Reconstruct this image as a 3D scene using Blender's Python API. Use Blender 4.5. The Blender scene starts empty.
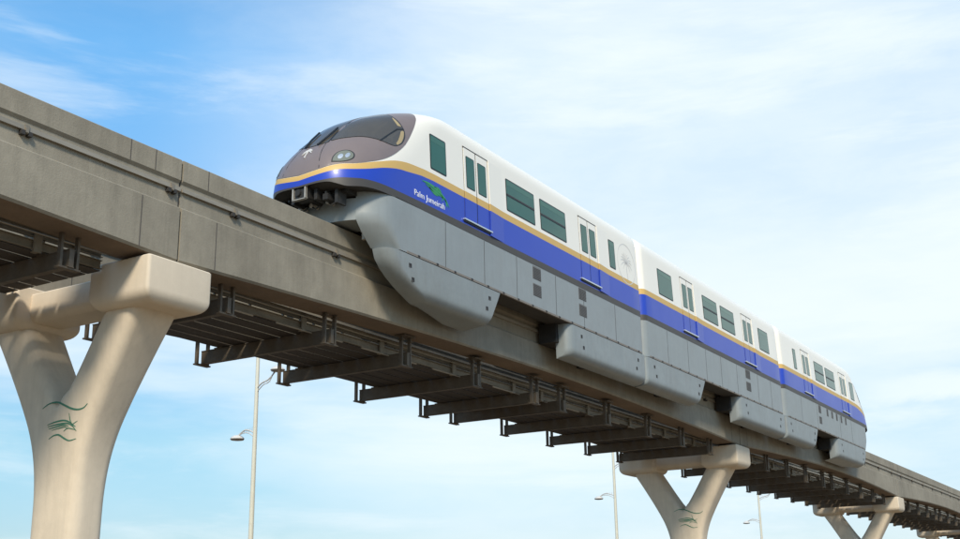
import bpy, bmesh, math, random
from math import pi, sin, cos, radians, sqrt
from mathutils import Vector, Matrix
from mathutils.geometry import delaunay_2d_cdt
random.seed(7)
S = bpy.context.scene
COL = S.collection

# ------------------------------------------------------------------ helpers
def new_mat(name): 
    m = bpy.data.materials.new(name); m.use_nodes = True
    return m, m.node_tree.nodes, m.node_tree.links, m.node_tree.nodes['Principled BSDF']

def mat(name, c, rough=.5, metal=0., var=0., scale=3., bump=0., bscale=40., spec=.5, coat=0., streak=0., rvar=0., stretch=(1,1,1), dirt=None):
    m, N, L, B = new_mat(name)
    B.inputs['Base Color'].default_value = (*c, 1); B.inputs['Roughness'].default_value = rough
    B.inputs['Metallic'].default_value = metal; B.inputs['Specular IOR Level'].default_value = spec
    B.inputs['Coat Weight'].default_value = coat; B.inputs['Coat Roughness'].default_value = .08
    tc = N.new('ShaderNodeTexCoord')
    def noise(sc, st=(1,1,1), det=6., rg=.6):
        mp = N.new('ShaderNodeMapping'); mp.inputs['Scale'].default_value = st
        L.new(tc.outputs['Object'], mp.inputs['Vector'])
        n = N.new('ShaderNodeTexNoise'); n.inputs['Scale'].default_value = sc
        n.inputs['Detail'].default_value = det; n.inputs['Roughness'].default_value = rg
        L.new(mp.outputs['Vector'], n.inputs['Vector']); return n
    if var or streak:
        fac = None
        n = noise(scale, stretch)
        r = N.new('ShaderNodeMapRange'); r.inputs['From Min'].default_value = .3; r.inputs['From Max'].default_value = .7
        r.inputs['To Min'].default_value = 1-var; r.inputs['To Max'].default_value = 1+var
        L.new(n.outputs['Fac'], r.inputs['Value']); fac = r.outputs['Result']
        n2 = noise(scale*7, stretch)
        r2 = N.new('ShaderNodeMapRange'); r2.inputs['From Min'].default_value = .3; r2.inputs['From Max'].default_value = .7
        r2.inputs['To Min'].default_value = 1-var*.45; r2.inputs['To Max'].default_value = 1+var*.45
        L.new(n2.outputs['Fac'], r2.inputs['Value'])
        mu = N.new('ShaderNodeMath'); mu.operation = 'MULTIPLY'; L.new(fac, mu.inputs[0]); L.new(r2.outputs['Result'], mu.inputs[1]); fac = mu.outputs[0]
        if streak:
            n3 = noise(1.7, (3.2, 3.2, .16), 8., .7)
            r3 = N.new('ShaderNodeMapRange'); r3.inputs['From Min'].default_value = .48; r3.inputs['From Max'].default_value = .72
            r3.inputs['To Min'].default_value = 1.; r3.inputs['To Max'].default_value = 1-streak
            L.new(n3.outputs['Fac'], r3.inputs['Value'])
            mu2 = N.new('ShaderNodeMath'); mu2.operation = 'MULTIPLY'; L.new(fac, mu2.inputs[0]); L.new(r3.outputs['Result'], mu2.inputs[1]); fac = mu2.outputs[0]
        vm = N.new('ShaderNodeVectorMath'); vm.operation = 'SCALE'; vm.inputs[0].default_value = c
        L.new(fac, vm.inputs['Scale']); L.new(vm.outputs['Vector'], B.inputs['Base Color'])
        if dirt:
            dc, amt, dsc = dirt; n4 = noise(dsc, (1.6, 1.6, .55), 9., .72)
            r4 = N.new('ShaderNodeMapRange'); r4.inputs['From Min'].default_value = .47; r4.inputs['From Max'].default_value = .72; r4.inputs['To Max'].default_value = amt
            L.new(n4.outputs['Fac'], r4.inputs['Value']); mx = N.new('ShaderNodeMix'); mx.data_type = 'RGBA'; L.new(r4.outputs['Result'], mx.inputs[0])
            L.new(vm.outputs['Vector'], mx.inputs[6]); mx.inputs[7].default_value = (*dc, 1); L.new(mx.outputs[2], B.inputs['Base Color'])
    if rvar:
        n = noise(scale*2.3, stretch)
        r = N.new('ShaderNodeMapRange'); r.inputs['To Min'].default_value = max(0.02, rough-rvar); r.inputs['To Max'].default_value = rough+rvar
        L.new(n.outputs['Fac'], r.inputs['Value']); L.new(r.outputs['Result'], B.inputs['Roughness'])
    if bump:
        n = noise(bscale); b = N.new('ShaderNodeBump'); b.inputs['Strength'].default_value = bump; b.inputs['Distance'].default_value = .02
        L.new(n.outputs['Fac'], b.inputs['Height']); L.new(b.outputs['Normal'], B.inputs['Normal'])
    return m

M = {
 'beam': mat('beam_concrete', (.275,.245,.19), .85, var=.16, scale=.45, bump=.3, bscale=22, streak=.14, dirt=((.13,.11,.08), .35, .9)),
 'soffit': mat('shaded_beam_concrete', (.17,.125,.088), .88, var=.14, scale=.7, bump=.35, bscale=22),  # girder concrete again, with the underside shade put into a darker colour
 'pier': mat('pier_concrete', (.66,.56,.43), .8, var=.07, scale=.6, bump=.15, bscale=14, streak=.10, dirt=((.42,.35,.26), .35, .8)),
 'cap': mat('cap_concrete', (.67,.57,.44), .78, var=.05, scale=.9, bump=.12, bscale=14, streak=.05),
 'joint': mat('joint_filler', (.09,.08,.07), .9),
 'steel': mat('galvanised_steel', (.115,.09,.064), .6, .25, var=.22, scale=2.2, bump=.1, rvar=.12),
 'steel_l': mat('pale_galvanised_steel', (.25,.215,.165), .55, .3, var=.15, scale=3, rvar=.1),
 'plank': mat('deck_plank', (.05,.04,.032), .75, var=.3, scale=1.3, stretch=(.25,3,1)),
 'rail': mat('rail_aluminium', (.34,.30,.24), .55, .3, var=.15, scale=2, stretch=(.2,2,2)),
 'black': mat('black_rubber', (.018,.017,.016), .7, var=.2),
 'dark': mat('dark_underframe', (.035,.031,.027), .7, var=.3, scale=4),
 'white': mat('white_paint', (.84,.80,.71), .33, coat=.3, bump=.10, bscale=1.1),
 'gold': mat('gold_paint', (.60,.39,.12), .5, coat=.0),
 'blue': mat('blue_paint', (.016,.052,.44), .36, coat=.1, rvar=.05, var=.03, scale=.5, bump=.12, bscale=1.1),
 'band': mat('dark_band_paint', (.058,.05,.043), .5),
 'grey': mat('grey_paint', (.255,.282,.287), .42, coat=.0, var=.045, scale=1.0, streak=.05, rvar=.08, dirt=((.22,.21,.19), .22, 1.3), bump=.25, bscale=1.3),
 'grey2': mat('grey_skirt_paint', (.24,.268,.273), .42, coat=.0, var=.07, scale=1.4, streak=.07, rvar=.1, dirt=((.18,.16,.14), .28, 1.5), bump=.25, bscale=1.3),
 'mask': mat('mask_paint', (.21,.165,.15), .36, .1, coat=.3, var=.03),
 'gasket': mat('window_gasket', (.012,.013,.014), .5),
 'seam': mat('panel_gap', (.07,.07,.07), .8),
 'bolt': mat('bolt_recess', (.02,.018,.018), .7),
 'chrome': mat('bright_metal', (.72,.72,.7), .28, .8),
 'lip': mat('seam_lip', (.20,.175,.15), .6, var=.1),
 'vent': mat('vent_grille', (.15,.145,.14), .6, var=.1),
 'text': mat('white_lettering', (.8,.82,.85), .5),
 'green': mat('green_emblem', (.03,.27,.09), .5),
 'emb': mat('pale_emblem', (.60,.59,.56), .45),
 'embw': mat('silver_emblem', (.58,.57,.55), .4),
 'pemb': mat('pier_emblem', (.06,.19,.12), .8),
 'tan': mat('cab_lining', (.36,.28,.15), .5),
 'equip': mat('equipment_metal', (.05,.047,.043), .5, .5, var=.3, scale=6),
 'equip_l': mat('pale_casting', (.42,.39,.34), .5, .3, var=.15, scale=6),
 'pole': mat('pole_paint', (.62,.60,.50), .4, var=.04),
 'lamp': mat('lamp_housing', (.62,.60,.56), .4),
 'lampglass': mat('lamp_glass', (.12,.10,.09), .2),
}
def glass(name, c, rough, spec=.6, hi=None):
    m, N, L, B = new_mat(name)
    B.inputs['Roughness'].default_value = rough; B.inputs['Specular IOR Level'].default_value = spec
    tc = N.new('ShaderNodeTexCoord'); n = N.new('ShaderNodeTexNoise'); n.inputs['Scale'].default_value = .55; n.inputs['Detail'].default_value = 4
    L.new(tc.outputs['Object'], n.inputs['Vector'])
    r = N.new('ShaderNodeMix'); r.data_type = 'RGBA'; r.inputs[6].default_value = (*c, 1); r.inputs[7].default_value = (*(hi or [x*1.35 for x in c]), 1)  # noise tones painted into the glass to look like varied reflections
    L.new(n.outputs['Fac'], r.inputs[0]); L.new(r.outputs[2], B.inputs['Base Color'])
    return m
M['glass'] = glass('green_tinted_glass', (.026,.088,.058), .06, hi=(.045,.135,.085))
M['glass_l'] = glass('green_tinted_glass_upper', (.045,.125,.08), .06, hi=(.06,.15,.095))
M['wind'] = glass('brown_tinted_windshield', (.06,.052,.040), .07, .9, hi=(.10,.088,.065))
M['lens'] = glass('headlight_lens', (.13,.14,.11), .12, hi=(.22,.23,.19))

def link(name, me, parent=None, mats=(), smooth=False, angle=None):
    o = bpy.data.objects.new(name, me); COL.objects.link(o)
    for m in mats: me.materials.append(M[m] if isinstance(m, str) else m)
    if parent is not None: o.parent = parent
    if smooth:
        for p in me.polygons: p.use_smooth = True
        if angle: me.set_sharp_from_angle(angle=radians(angle))
    return o

class MB:
    def __init__(s): s.bm = bmesh.new()
    def quadbox(s, c8, mi=0):
        v = [s.bm.verts.new(p) for p in c8]
        for f in ((0,1,2,3),(7,6,5,4),(0,4,5,1),(1,5,6,2),(2,6,7,3),(3,7,4,0)):
            s.bm.faces.new([v[i] for i in f]).material_index = mi
        return s
    def box(s, x0, x1, y0, y1, z0, z1, mi=0):
        return s.quadbox([(x0,y0,z0),(x0,y1,z0),(x1,y1,z0),(x1,y0,z0),(x0,y0,z1),(x0,y1,z1),(x1,y1,z1),(x1,y0,z1)], mi)
    def ring(s, pts): return [s.bm.verts.new(p) for p in pts]
    def loft(s, rings, mi=0, closed=True, cap0=True, cap1=True):
        R = [s.ring(r) for r in rings]
        for a, b in zip(R, R[1:]):
            n = len(a)
            for i in range(n if closed else n-1):
                j = (i+1) % n
                s.bm.faces.new((a[i], a[j], b[j], b[i])).material_index = mi
        if cap0: s.bm.faces.new(R[0][::-1]).material_index = mi
        if cap1: s.bm.faces.new(R[-1]).material_index = mi
        return s
    def tube(s, pts, r, n=8, mi=0, cap=True):
        pts = [Vector(p) for p in pts]; rs = r if isinstance(r, (list, tuple)) else [r]*len(pts)
        rings = []; up = Vector((0,0,1))
        for i, p in enumerate(pts):
            t = (pts[min(i+1, len(pts)-1)] - pts[max(i-1, 0)]).normalized()
            a = t.cross(up) if abs(t.dot(up)) < .95 else t.cross(Vector((1,0,0)))
            a.normalize(); b = t.cross(a)
            rings.append([p + (a*cos(2*pi*k/n) + b*sin(2*pi*k/n))*rs[i] for k in range(n)])
        return s.loft(rings, mi, True, cap, cap)
    def prism(s, poly, axis, a, b, mi=0):
        def P(u, v, w): return {'x': (w,u,v), 'y': (u,w,v), 'z': (u,v,w)}[axis]
        return s.loft([[P(u,v,a) for u,v in poly], [P(u,v,b) for u,v in poly]], mi)
    def build(s, name, mats, parent=None, smooth=False, angle=None, bevel=0, seg=2):
        bmesh.ops.recalc_face_normals(s.bm, faces=s.bm.faces)
        if bevel:
            es = [e for e in s.bm.edges if len(e.link_faces) == 2 and e.calc_face_angle(0) > .6]
            bmesh.ops.bevel(s.bm, geom=es, offset=bevel, segments=seg, affect='EDGES', clamp_overlap=True)
        me = bpy.data.meshes.new(name); s.bm.to_mesh(me); s.bm.free()
        if not isinstance(mats, (tuple, list)): mats = (mats,)
        return link(name, me, parent, mats, smooth, angle)

def tag(o, label=None, cat=None, group=None, kind=None):
    if label: o['label'] = label
    if cat: o['category'] = cat
    if group: o['group'] = group
    if kind: o['kind'] = kind
    return o
def empty(name, loc, label, cat, group=None):
    o = bpy.data.objects.new(name, None); COL.objects.link(o); o.location = loc; o.empty_display_size = .2
    return tag(o, label, cat, group)
def table(T, n=10):
    out = []
    for i in range(len(T)-1):
        p0, p1, p2, p3 = T[max(i-1,0)], T[i], T[i+1], T[min(i+2,len(T)-1)]
        for k in range(n):
            t = k/n; m1 = (p2[1]-p0[1])/(p2[0]-p0[0])*(p2[0]-p1[0]); m2 = (p3[1]-p1[1])/(p3[0]-p1[0])*(p2[0]-p1[0])
            out.append((p1[0]+(p2[0]-p1[0])*t, (2*t**3-3*t*t+1)*p1[1]+(t**3-2*t*t+t)*m1+(-2*t**3+3*t*t)*p2[1]+(t**3-t*t)*m2))
    out.append(T[-1]); return out
def ev(T, z):
    if z <= T[0][0]: return T[0][1]
    for (a,b),(c,d) in zip(T, T[1:]):
        if z <= c: return b+(d-b)*(z-a)/(c-a)
    return T[-1][1]

# ------------------------------------------------------------------ setting
GZ = -10.7
mg = mat('sand_ground', (.23,.165,.10), .95, var=.15, scale=.08, bump=.4, bscale=3)
b = MB(); b.box(-900, 1500, -900, 1200, GZ-1, GZ); tag(b.build('ground', mg), kind='structure')
mr = mat('asphalt', (.055,.053,.05), .9, var=.12, scale=.4, bump=.3, bscale=60)
b = MB(); b.box(-300, 500, 9.5, 20.5, GZ-.3, GZ+.004)
tag(b.build('road', mr), kind='structure')
b = MB()
for y in (9.9, 20.1): b.box(-300, 500, y-.07, y+.07, GZ-.02, GZ+.008)
for i in range(80):
    if i % 1 == 0: b.box(-200+i*8, -197+i*8, 14.93, 15.07, GZ-.02, GZ+.008)
tag(b.build('road_markings', mat('road_paint', (.7,.7,.68), .7, var=.1)), kind='structure')
for y0, y1 in ((9.2, 9.5), (20.5, 20.8)):
    b = MB(); b.box(-300, 500, y0, y1, GZ-.3, GZ+.13); tag(b.build('kerb', mat('kerb_concrete', (.4,.38,.34), .9, var=.1)), kind='structure')

# ------------------------------------------------------------------ piers
PIERS = [-54.6, -21.25, 12.2, 42.9, 75.6, 108.3]
PN = ['out to the left of the frame', 'nearest at the left edge', 'second along, under the rear half of the train', 'third along, just beyond the tail of the train', 'farthest, small at the lower right corner', 'beyond the right edge']
def cr(P, n=6):
    out = []
    for i in range(len(P)-1):
        p0, p1, p2, p3 = [Vector(P[j]) for j in (max(i-1,0), i, i+1, min(i+2,len(P)-1))]
        for k in range(n):
            t = k/n
            out.append(tuple(.5*((2*p1)+(-p0+p2)*t+(2*p0-5*p1+4*p2-p3)*t*t+(-p0+3*p1-3*p2+p3)*t**3)))
    out.append(tuple(P[-1])); return out
def pier_column(parent):
    outer = [(.68,GZ-.3),(.68,-7.4),(.70,-6.6),(.78,-6.0),(.95,-5.45),(1.22,-4.9),(1.56,-4.3),(1.92,-3.7),(2.30,-3.1),(2.52,-2.75)]
    inner = [(1.42,-2.75),(1.22,-3.1),(.93,-3.55),(.5,-4.2),(.16,-4.68),(.06,-4.80)]
    oc = [outer[0]]; 
    for i in range(1,12): oc.append((.68, GZ-.3+(3.6)*i/12))
    half = oc + cr(outer[1:], 6) + cr(inner, 6)
    poly = [(-u, z) for u, z in half][::-1]  # far..near order
    poly = half + [(0,-4.84)] + [(-u, z) for u, z in reversed(half)]
    n = len(poly)
    ax = lambda z: .42 + .16*max(0, min(1, (z+6.9)/3.6))**1.3
    r = .24
    nrm = []
    for i in range(n):
        a, c = Vector(poly[i-1]), Vector(poly[(i+1) % n]); t = (c-a).normalized(); nrm.append(Vector((t.y, -t.x)))
    area = sum(poly[i][0]*poly[(i+1)%n][1]-poly[(i+1)%n][0]*poly[i][1] for i in range(n))
    sg = 1 if area > 0 else -1
    def inset(k):   # k radians 0..pi/2
        d = r*(1-cos(k)); out = []
        for i in range(n):
            u, z = poly[i]; q = Vector((u, z)) - nrm[i]*sg*d
            if abs(u) < .25 and z > -5: q = Vector((u*(1-.3*(1-cos(k))), z - d*.9))
            if z > -2.8 or z < GZ: q.y = z
            out.append((q.x, q.y))
        return out
    bm = bmesh.new(); K = [0, .3, .6, .9, 1.2, pi/2]
    rings = {}
    for sx in (-1, 1):
        for k in K:
            rings[(sx, k)] = [bm.verts.new((sx*(ax(z)-r+r*sin(k)), u, z)) for u, z in inset(k)]
        for k0, k1 in zip(K, K[1:]):
            A, Bq = rings[(sx,k0)], rings[(sx,k1)]
            for i in range(n): j = (i+1) % n; bm.faces.new((A[i], A[j], Bq[j], Bq[i]))
        loop = inset(pi/2)
        pts = [Vector(p) for p in loop]; m0 = len(pts)
        # interior points for curvature
        inner_pts = []
        zz = GZ
        while zz < -2.9:
            zz += .35
            for k in range(-9, 10):
                u = k*.25 + .01*sin(k*7+zz)
                c = False
                for i in range(m0):
                    (x1, y1), (x2, y2) = loop[i], loop[(i+1) % m0]
                    if (y1 > zz) != (y2 > zz) and u < (x2-x1)*(zz-y1)/(y2-y1)+x1: c = not c
                if c and min((Vector((u,zz))-p).length for p in pts) > .12: inner_pts.append(Vector((u, zz)))
        vs, es, fs, ov, _, _ = delaunay_2d_cdt(pts+inner_pts, [(i,(i+1)%m0) for i in range(m0)], [], 1, 1e-5)
        mp = []
        R_ = rings[(sx, K[-1])]
        for i, v in enumerate(vs):
            src = [q for q in ov[i] if q < m0]
            mp.append(R_[src[0]] if src else bm.verts.new((sx*ax(v.y), v.x, v.y)))
        for f in fs:
            try: bm.faces.new([mp[q] for q in f])
            except ValueError: pass
    A, Bq = rings[(-1, 0)], rings[(1, 0)]
    for i in range(n): j = (i+1) % n; bm.faces.new((A[i], A[j], Bq[j], Bq[i]))
    bmesh.ops.recalc_face_normals(bm, faces=bm.faces)
    me = bpy.data.meshes.new('column'); bm.to_mesh(me); bm.free()
    return link('column', me, parent, ('pier',), True, 50), ax
def rrect(hx, y0, y1, rc, z, n=5):
    rc = max(.01, min(rc, hx, (y1-y0)/2)); out = []
    for cx, cy, a0 in ((hx-rc, y1-rc, 0), (-hx+rc, y1-rc, 90), (-hx+rc, y0+rc, 180), (hx-rc, y0+rc, 270)):
        for k in range(n+1):
            a = radians(a0+90*k/n); out.append((cx+rc*cos(a), cy+rc*sin(a), z))
    return out
def cap_block(name, hx, y0, y1, z0, z1, rb, rc, parent, mt):
    mb = MB(); rings = [rrect(hx-.03, y0+.03, y1-.03, rc, z1), rrect(hx, y0, y1, rc+.02, z1-.03)]
    for k in range(0, 9):
        a = (pi/2)*k/8; e = rb*(1-cos(a)); rings.append(rrect(hx-e, y0+e*.75, y1-e*.75, rc+.02+e*.3, z0+rb-rb*sin(a)))
    mb.loft(rings); return mb.build(name, mt, parent, True, 40)
def stroke(mb, pts, w, x):      # thin raised painted line, pts=(y,z)
    P = cr(pts, 5); n = len(P)
    for side in (0,):
        L_, R_ = [], []
        for i, (y, z) in enumerate(P):
            a, c = Vector(P[max(i-1,0)]), Vector(P[min(i+1,n-1)]); t = (c-a).normalized(); ww = w*(.25+.75*sin(pi*min(1,max(0,(i+.3)/(n-.4)))))
            L_.append((y-t.y*ww, z+t.x*ww)); R_.append((y+t.y*ww, z-t.x*ww))
        rings = []
        for l, r_ in zip(L_, R_):
            rings.append([(x(l[1]), l[0], l[1]), (x(r_[1]), r_[0], r_[1]), (x(r_[1])+.03, r_[0], r_[1]), (x(l[1])+.03, l[0], l[1])])
        mb.loft(rings)
EMB = [([(.42,-4.95),(.22,-4.87),(-.03,-4.86),(-.24,-4.94),(-.46,-5.03),(-.66,-5.07),(-.83,-5.05),(-.93,-4.98)], .028),
 ([(.24,-5.30),(.01,-5.26),(-.24,-5.25),(-.42,-5.30),(-.61,-5.41)], .024), ([(.23,-5.34),(.01,-5.32),(-.22,-5.31),(-.40,-5.33),(-.55,-5.41)], .022),
 ([(.2,-5.385),(-.05,-5.36),(-.25,-5.345),(-.40,-5.38)], .02), ([(.10,-5.42),(-.1,-5.40),(-.28,-5.385),(-.36,-5.41)], .014), ([(-.40,-5.12),(-.44,-5.26),(-.5,-5.36),(-.64,-5.50)], .016),
 ([(-.26,-5.47),(-.39,-5.42),(-.60,-5.47)], .014), ([(-.5,-5.36),(-.58,-5.33),(-.66,-5.30)], .01), ([(.18,-5.59),(.03,-5.53),(-.12,-5.53),(-.28,-5.61),(-.44,-5.67),(-.64,-5.65)], .024)]
def make_pier():
    root = empty('guideway_pier', (0,0,0), 'x', 'pier', 'Y shaped piers carrying the monorail guideway')
    _, ax = pier_column(root)
    for yc in (-2.25, 2.25):
        s = -1 if yc < 0 else 1
        cap_block('pier_cap', .86, min(s*1.12, s*2.82), max(s*1.12, s*2.82), -3.18, -2.26, .27, .05, root, 'cap')
        for dx in (-.55, .55):
            mb = MB(); mb.box(dx-.16, dx+.16, yc-.25, yc+.25, -2.27, -2.20); mb.build('bearing_pad', 'black', root)
    cap_block('tie_beam', .50, -1.25, 1.25, -3.02, -2.40, .2, .05, root, 'cap')
    e = MB()
    for p, w_ in EMB: stroke(e, p, w_*.72, lambda z: -(ax(z)+.008))
    e.build('palm_emblem', 'pemb', root)
    return root
def copy_tree(o, parent=None):
    c = o.copy(); COL.objects.link(c); c.parent = parent
    for ch in list(o.children): copy_tree(ch, c)
    return c
proto = make_pier()
for i, x in enumerate(PIERS):
    p = proto if i == 0 else copy_tree(proto)
    p.location = (x, 2.25, 0)
    p['label'] = ['beige Y shaped concrete pier standing left of the whole view, carrying the leftmost span',
      'largest and nearest beige Y shaped pier at the left edge, with green palm emblem',
      'beige Y shaped concrete pier below the middle and rear carriages, with pale palm emblem',
      'beige Y shaped pier just beyond the tail of the train, under the dark girder joint',
      'farthest beige concrete pier, only its far cap showing low at the right corner',
      'beige Y shaped concrete pier past the right edge of the view'][i]

# ------------------------------------------------------------------ girders
def zb(t): return -1.86 - .36*abs(2*t-1)**1.7
def girder(x0, x1, yc, label):
    root = empty('guideway_girder', ((x0+x1)/2, yc, 0), label, 'girder', 'concrete running girders of the monorail guideway')
    h = (x1-x0)/2 - .03; n = 40
    def sec(x, z0):
        half = [(.40,0),(.42,-.02),(.42,-.455),(.365,-.52),(.365,-1.02),(.445,-1.075),(.445,z0+.05),(.40,z0)]
        return [(x, -a, z) for a, z in half] + [(x, a, z) for a, z in reversed(half)]
    mb = MB(); R = [mb.ring(sec(-h+2*h*i/n, zb(i/n))) for i in range(n+1)]
    for a, c in zip(R, R[1:]):
        for i in range(16):
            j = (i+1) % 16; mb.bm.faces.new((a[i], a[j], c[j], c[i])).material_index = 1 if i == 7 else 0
    mb.bm.faces.new(R[0][::-1]); mb.bm.faces.new(R[-1])
    # construction joints and lifting pockets
    for t in (.03, .97):
        x = -h+2*h*t
        mb.box(x-.012, x+.012, -.4475, .4475, zb(t)+.05, -1.09, 2)
    for x in (-h+.72, h-.7, h-1.35): mb.box(x-.012, x+.012, -.4225, .4225, -.45, -.015, 2)
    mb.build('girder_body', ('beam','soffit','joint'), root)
    for s in (-1, 1):
        y0 = s*.365
        rm = MB(); yo = s*.43; yi = s*.385
        rm.box(-h, h, min(yo,yi), max(yo,yi), -.70, -.615); rm.box(-h, h, min(s*.37,s*.39), max(s*.37,s*.39), -.685, -.63)
        rl = rm.build('power_rail', 'rail', root)
        k = -h+1.55
        while k < h:
            cm = MB()
            cm.box(k-.11, k-.03, min(y0,s*.46), max(y0,s*.46), -.80, -.715); cm.box(k+.04, k+.12, min(y0,s*.46), max(y0,s*.46), -.80, -.715)
            cm.box(k-.04, k+.05, min(y0,s*.45), max(y0,s*.45), -.76, -.60, 1); cm.box(k-.03, k+.03, min(s*.43,s*.47), max(s*.43,s*.47), -.75, -.66, 1)
            cm.build('rail_clamp', ('dark','steel_l'), rl)
            k += 3.5
    jn = MB(); jn.box(h-.01, h+.06, -.34, .34, -2.18, -.03); jn.build('joint_filler', 'joint', root)
    return root
SN = ['leftmost span, before the nearest pier', 'span under the train, between the nearest and second pier', 'span under the tail carriage, between the second and third pier', 'span beyond the train, after the third pier', 'most distant span at the right edge']
for i in range(5):
    x0, x1 = PIERS[i], PIERS[i+1]
    girder(x0, x1, 0, 'near side grey concrete girder, ' + SN[i])
    girder(x0, x1, 4.5, 'far side grey concrete girder, ' + SN[i])

# ------------------------------------------------------------------ hangers and walkways
def make_bracket():
    root = empty('hanger_bracket', (0,0,0), 'x', 'bracket', 'steel cross brackets hung below the two girders')
    mb = MB()
    mb.box(-.07, .07, .02, 4.32, -2.46, -2.44); mb.box(-.07, .07, .02, 4.32, -2.79, -2.77)
    mb.box(-.055, .055, .02, 4.32, -2.772, -2.458)
    mb.box(-.09, .09, .70, .95, -2.44, -2.42); mb.box(-.09, .09, 3.6, 3.85, -2.44, -2.42)
    mb.build('crossbeam', 'steel', root)
    for y in (.12, 4.34):
        for dx in (-.19, .19):
            h = MB(); h.box(dx-.028, dx+.028, y-.045, y+.05, -2.81, -1.95); h.box(dx-.055, dx+.055, y-.08, y+.08, -2.13, -2.10)
            h.build('hanger_strap', 'steel', root)
        p = MB(); p.box(-.25, .25, y-.07, y+.07, -2.825, -2.79); p.build('clamp_plate', 'steel', root)
        p = MB(); p.box(-.26, .26, y-.16, y+.16, -2.015, -1.985); p.build('soffit_plate', 'steel', root)
    f = MB(); f.box(-.30, -.20, .74, .84, -2.44, -2.08); f.box(-.34, -.16, .70, .74, -2.44, -2.06); f.build('stanchion', 'steel_l', root)
    return root
bproto = make_bracket()
BX = {0: [-49.5,-46.1,-42.7,-39.4,-36.9,-33.6,-30.3,-26.9,-23.45], 1: [-19.25,-15.7,-12.5,-8.95,-5.45,-3.6,-.15,3.4,6.75,9.9],
      2: [14.3,17.4,20.6,23.8,27.0,28.8,32.0,35.2,38.2,41.0], 3: [45.2,48.3,51.5,54.7,57.8,59.6,62.8,66.0,69.2,72.6], 4: [78.5,82,85.5,89,92,94.5,98,101.5,105]}
first = True
ordn = ['first','second','third','fourth','fifth','sixth','seventh','eighth','ninth','tenth']
SPB = ['span before the nearest pier', 'span between nearest and second pier', 'span between second and third pier', 'span between third and farthest pier', 'span past the farthest pier']
for sp, xs_ in BX.items():
    x0, x1 = PIERS[sp], PIERS[sp+1]
    for i, x in enumerate(xs_):
        o = bproto if first else copy_tree(bproto); first = False
        t = (x-x0)/(x1-x0); o.location = (x, 0, max(-.02, min(.06, (zb(t)+2.0)*.0)))
        o['label'] = f'{ordn[i]} brown hanger bracket from the left, {SPB[sp]}'
def walkway(x0, x1, label):
    root = empty('service_walkway', ((x0+x1)/2, 2.25, 0), label, 'walkway', 'service walkways slung between the girders')
    h = (x1-x0)/2 - .9; yy = [-1.50,-1.075,-.56,-.02,.5,1.02,1.52]
    for k in range(6):
        mb = MB(); g = .03
        mb.box(-h, h, yy[k]+g, yy[k+1]-g, -2.42, -2.405)
        mb.build('deck_plank', 'plank', root)
    for s in (-1, 1):
        mb = MB(); y = s*1.46
        for z0_, z1_ in ((-2.15,-1.97),(-2.39,-2.21)):
            mb.box(-h, h, y-.008, y+.008, z0_, z1_)
            for zz in (z0_, z1_-.01): mb.box(-h, h, min(y+s*.008,y+s*.07), max(y+s*.008,y+s*.07), zz, zz+.01)
        q = -h+.3
        while q < h-.2:
            mb.box(q-.025, q+.025, min(y-s*.012,y-s*.06), max(y-s*.012,y-s*.06), -2.40, -1.97); q += 1.15
        k = -h+1.2
        while k < h-.5:
            mb.box(k-.07, k-.01, y-.09, y+.09, -2.10, -2.03); mb.box(k+.02, k+.08, y-.09, y+.09, -2.10, -2.03); k += 3.3
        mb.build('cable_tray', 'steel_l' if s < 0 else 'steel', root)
    mb = MB(); 
    k = -h
    while k < h-2:
        mb.tube([(k,-1.62,-2.46),(k+2.5,-1.62,-2.46)], .022, 6); k += 3.3
    mb.build('conduit_pipe', 'rail', root)
    mb = MB()
    for y, z in ((-1.25,-2.30),(1.2,-2.30)): mb.tube([(-h,y,z),(h,y,z)], .035, 6)
    mb.build('power_cable', 'black', root)
    mb = MB(); mb.tube([(-h,-1.62,-2.10),(h,-1.62,-2.10)], .016, 6); mb.build('guard_wire', 'rail', root)
for i in range(5): walkway(PIERS[i], PIERS[i+1], 'dark slatted walkway, ' + SN[i])

# ------------------------------------------------------------------ train body maths
TIP = table([(.1,16.62),(.5,16.85),(1.0,16.92),(1.4,16.82),(1.8,16.58),(2.3,16.14),(2.9,15.5),(3.3,14.85),(3.7,13.95),(3.95,13.1),(4.12,12.3)])
XS = table([(.1,15.2),(1.0,15.0),(2.0,14.2),(3.0,13.3),(3.7,12.5),(4.12,11.7)])
GT = table([(-.35,1.98),(-.1,1.955),(.02,1.91),(.18,1.79),(.33,1.61),(.49,1.46),(.70,1.33),(.95,1.27),(1.13,1.215),(1.3,1.145),(1.5708,1.07)])
GB = table([(-.35,1.775),(-.15,1.73),(.04,1.62),(.23,1.455),(.44,1.28),(.67,1.175),(.93,1.12),(1.10,1.075),(1.28,1.02),(1.5708,.945)])
BB = table([(-.35,1.02),(.13,.99),(.49,.96),(.70,.925),(.98,.895),(1.15,.87),(1.43,.83),(1.5708,.81)])
DB = table([(-.35,.81),(.2,.785),(.47,.755),(.8,.70),(.95,.74),(1.15,.80),(1.5708,.77)])
SE = 2.35
def wz(z):
    if z < 1.6: return 1.49
    if z < 3.3: return 1.49-.06*(z-1.6)/1.7
    t = min(1, (z-3.3)/.82); return 1.43*(1-t**2.8)**(1/2.8)
def fold(th): return th if th <= pi/2 else pi-th
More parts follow.
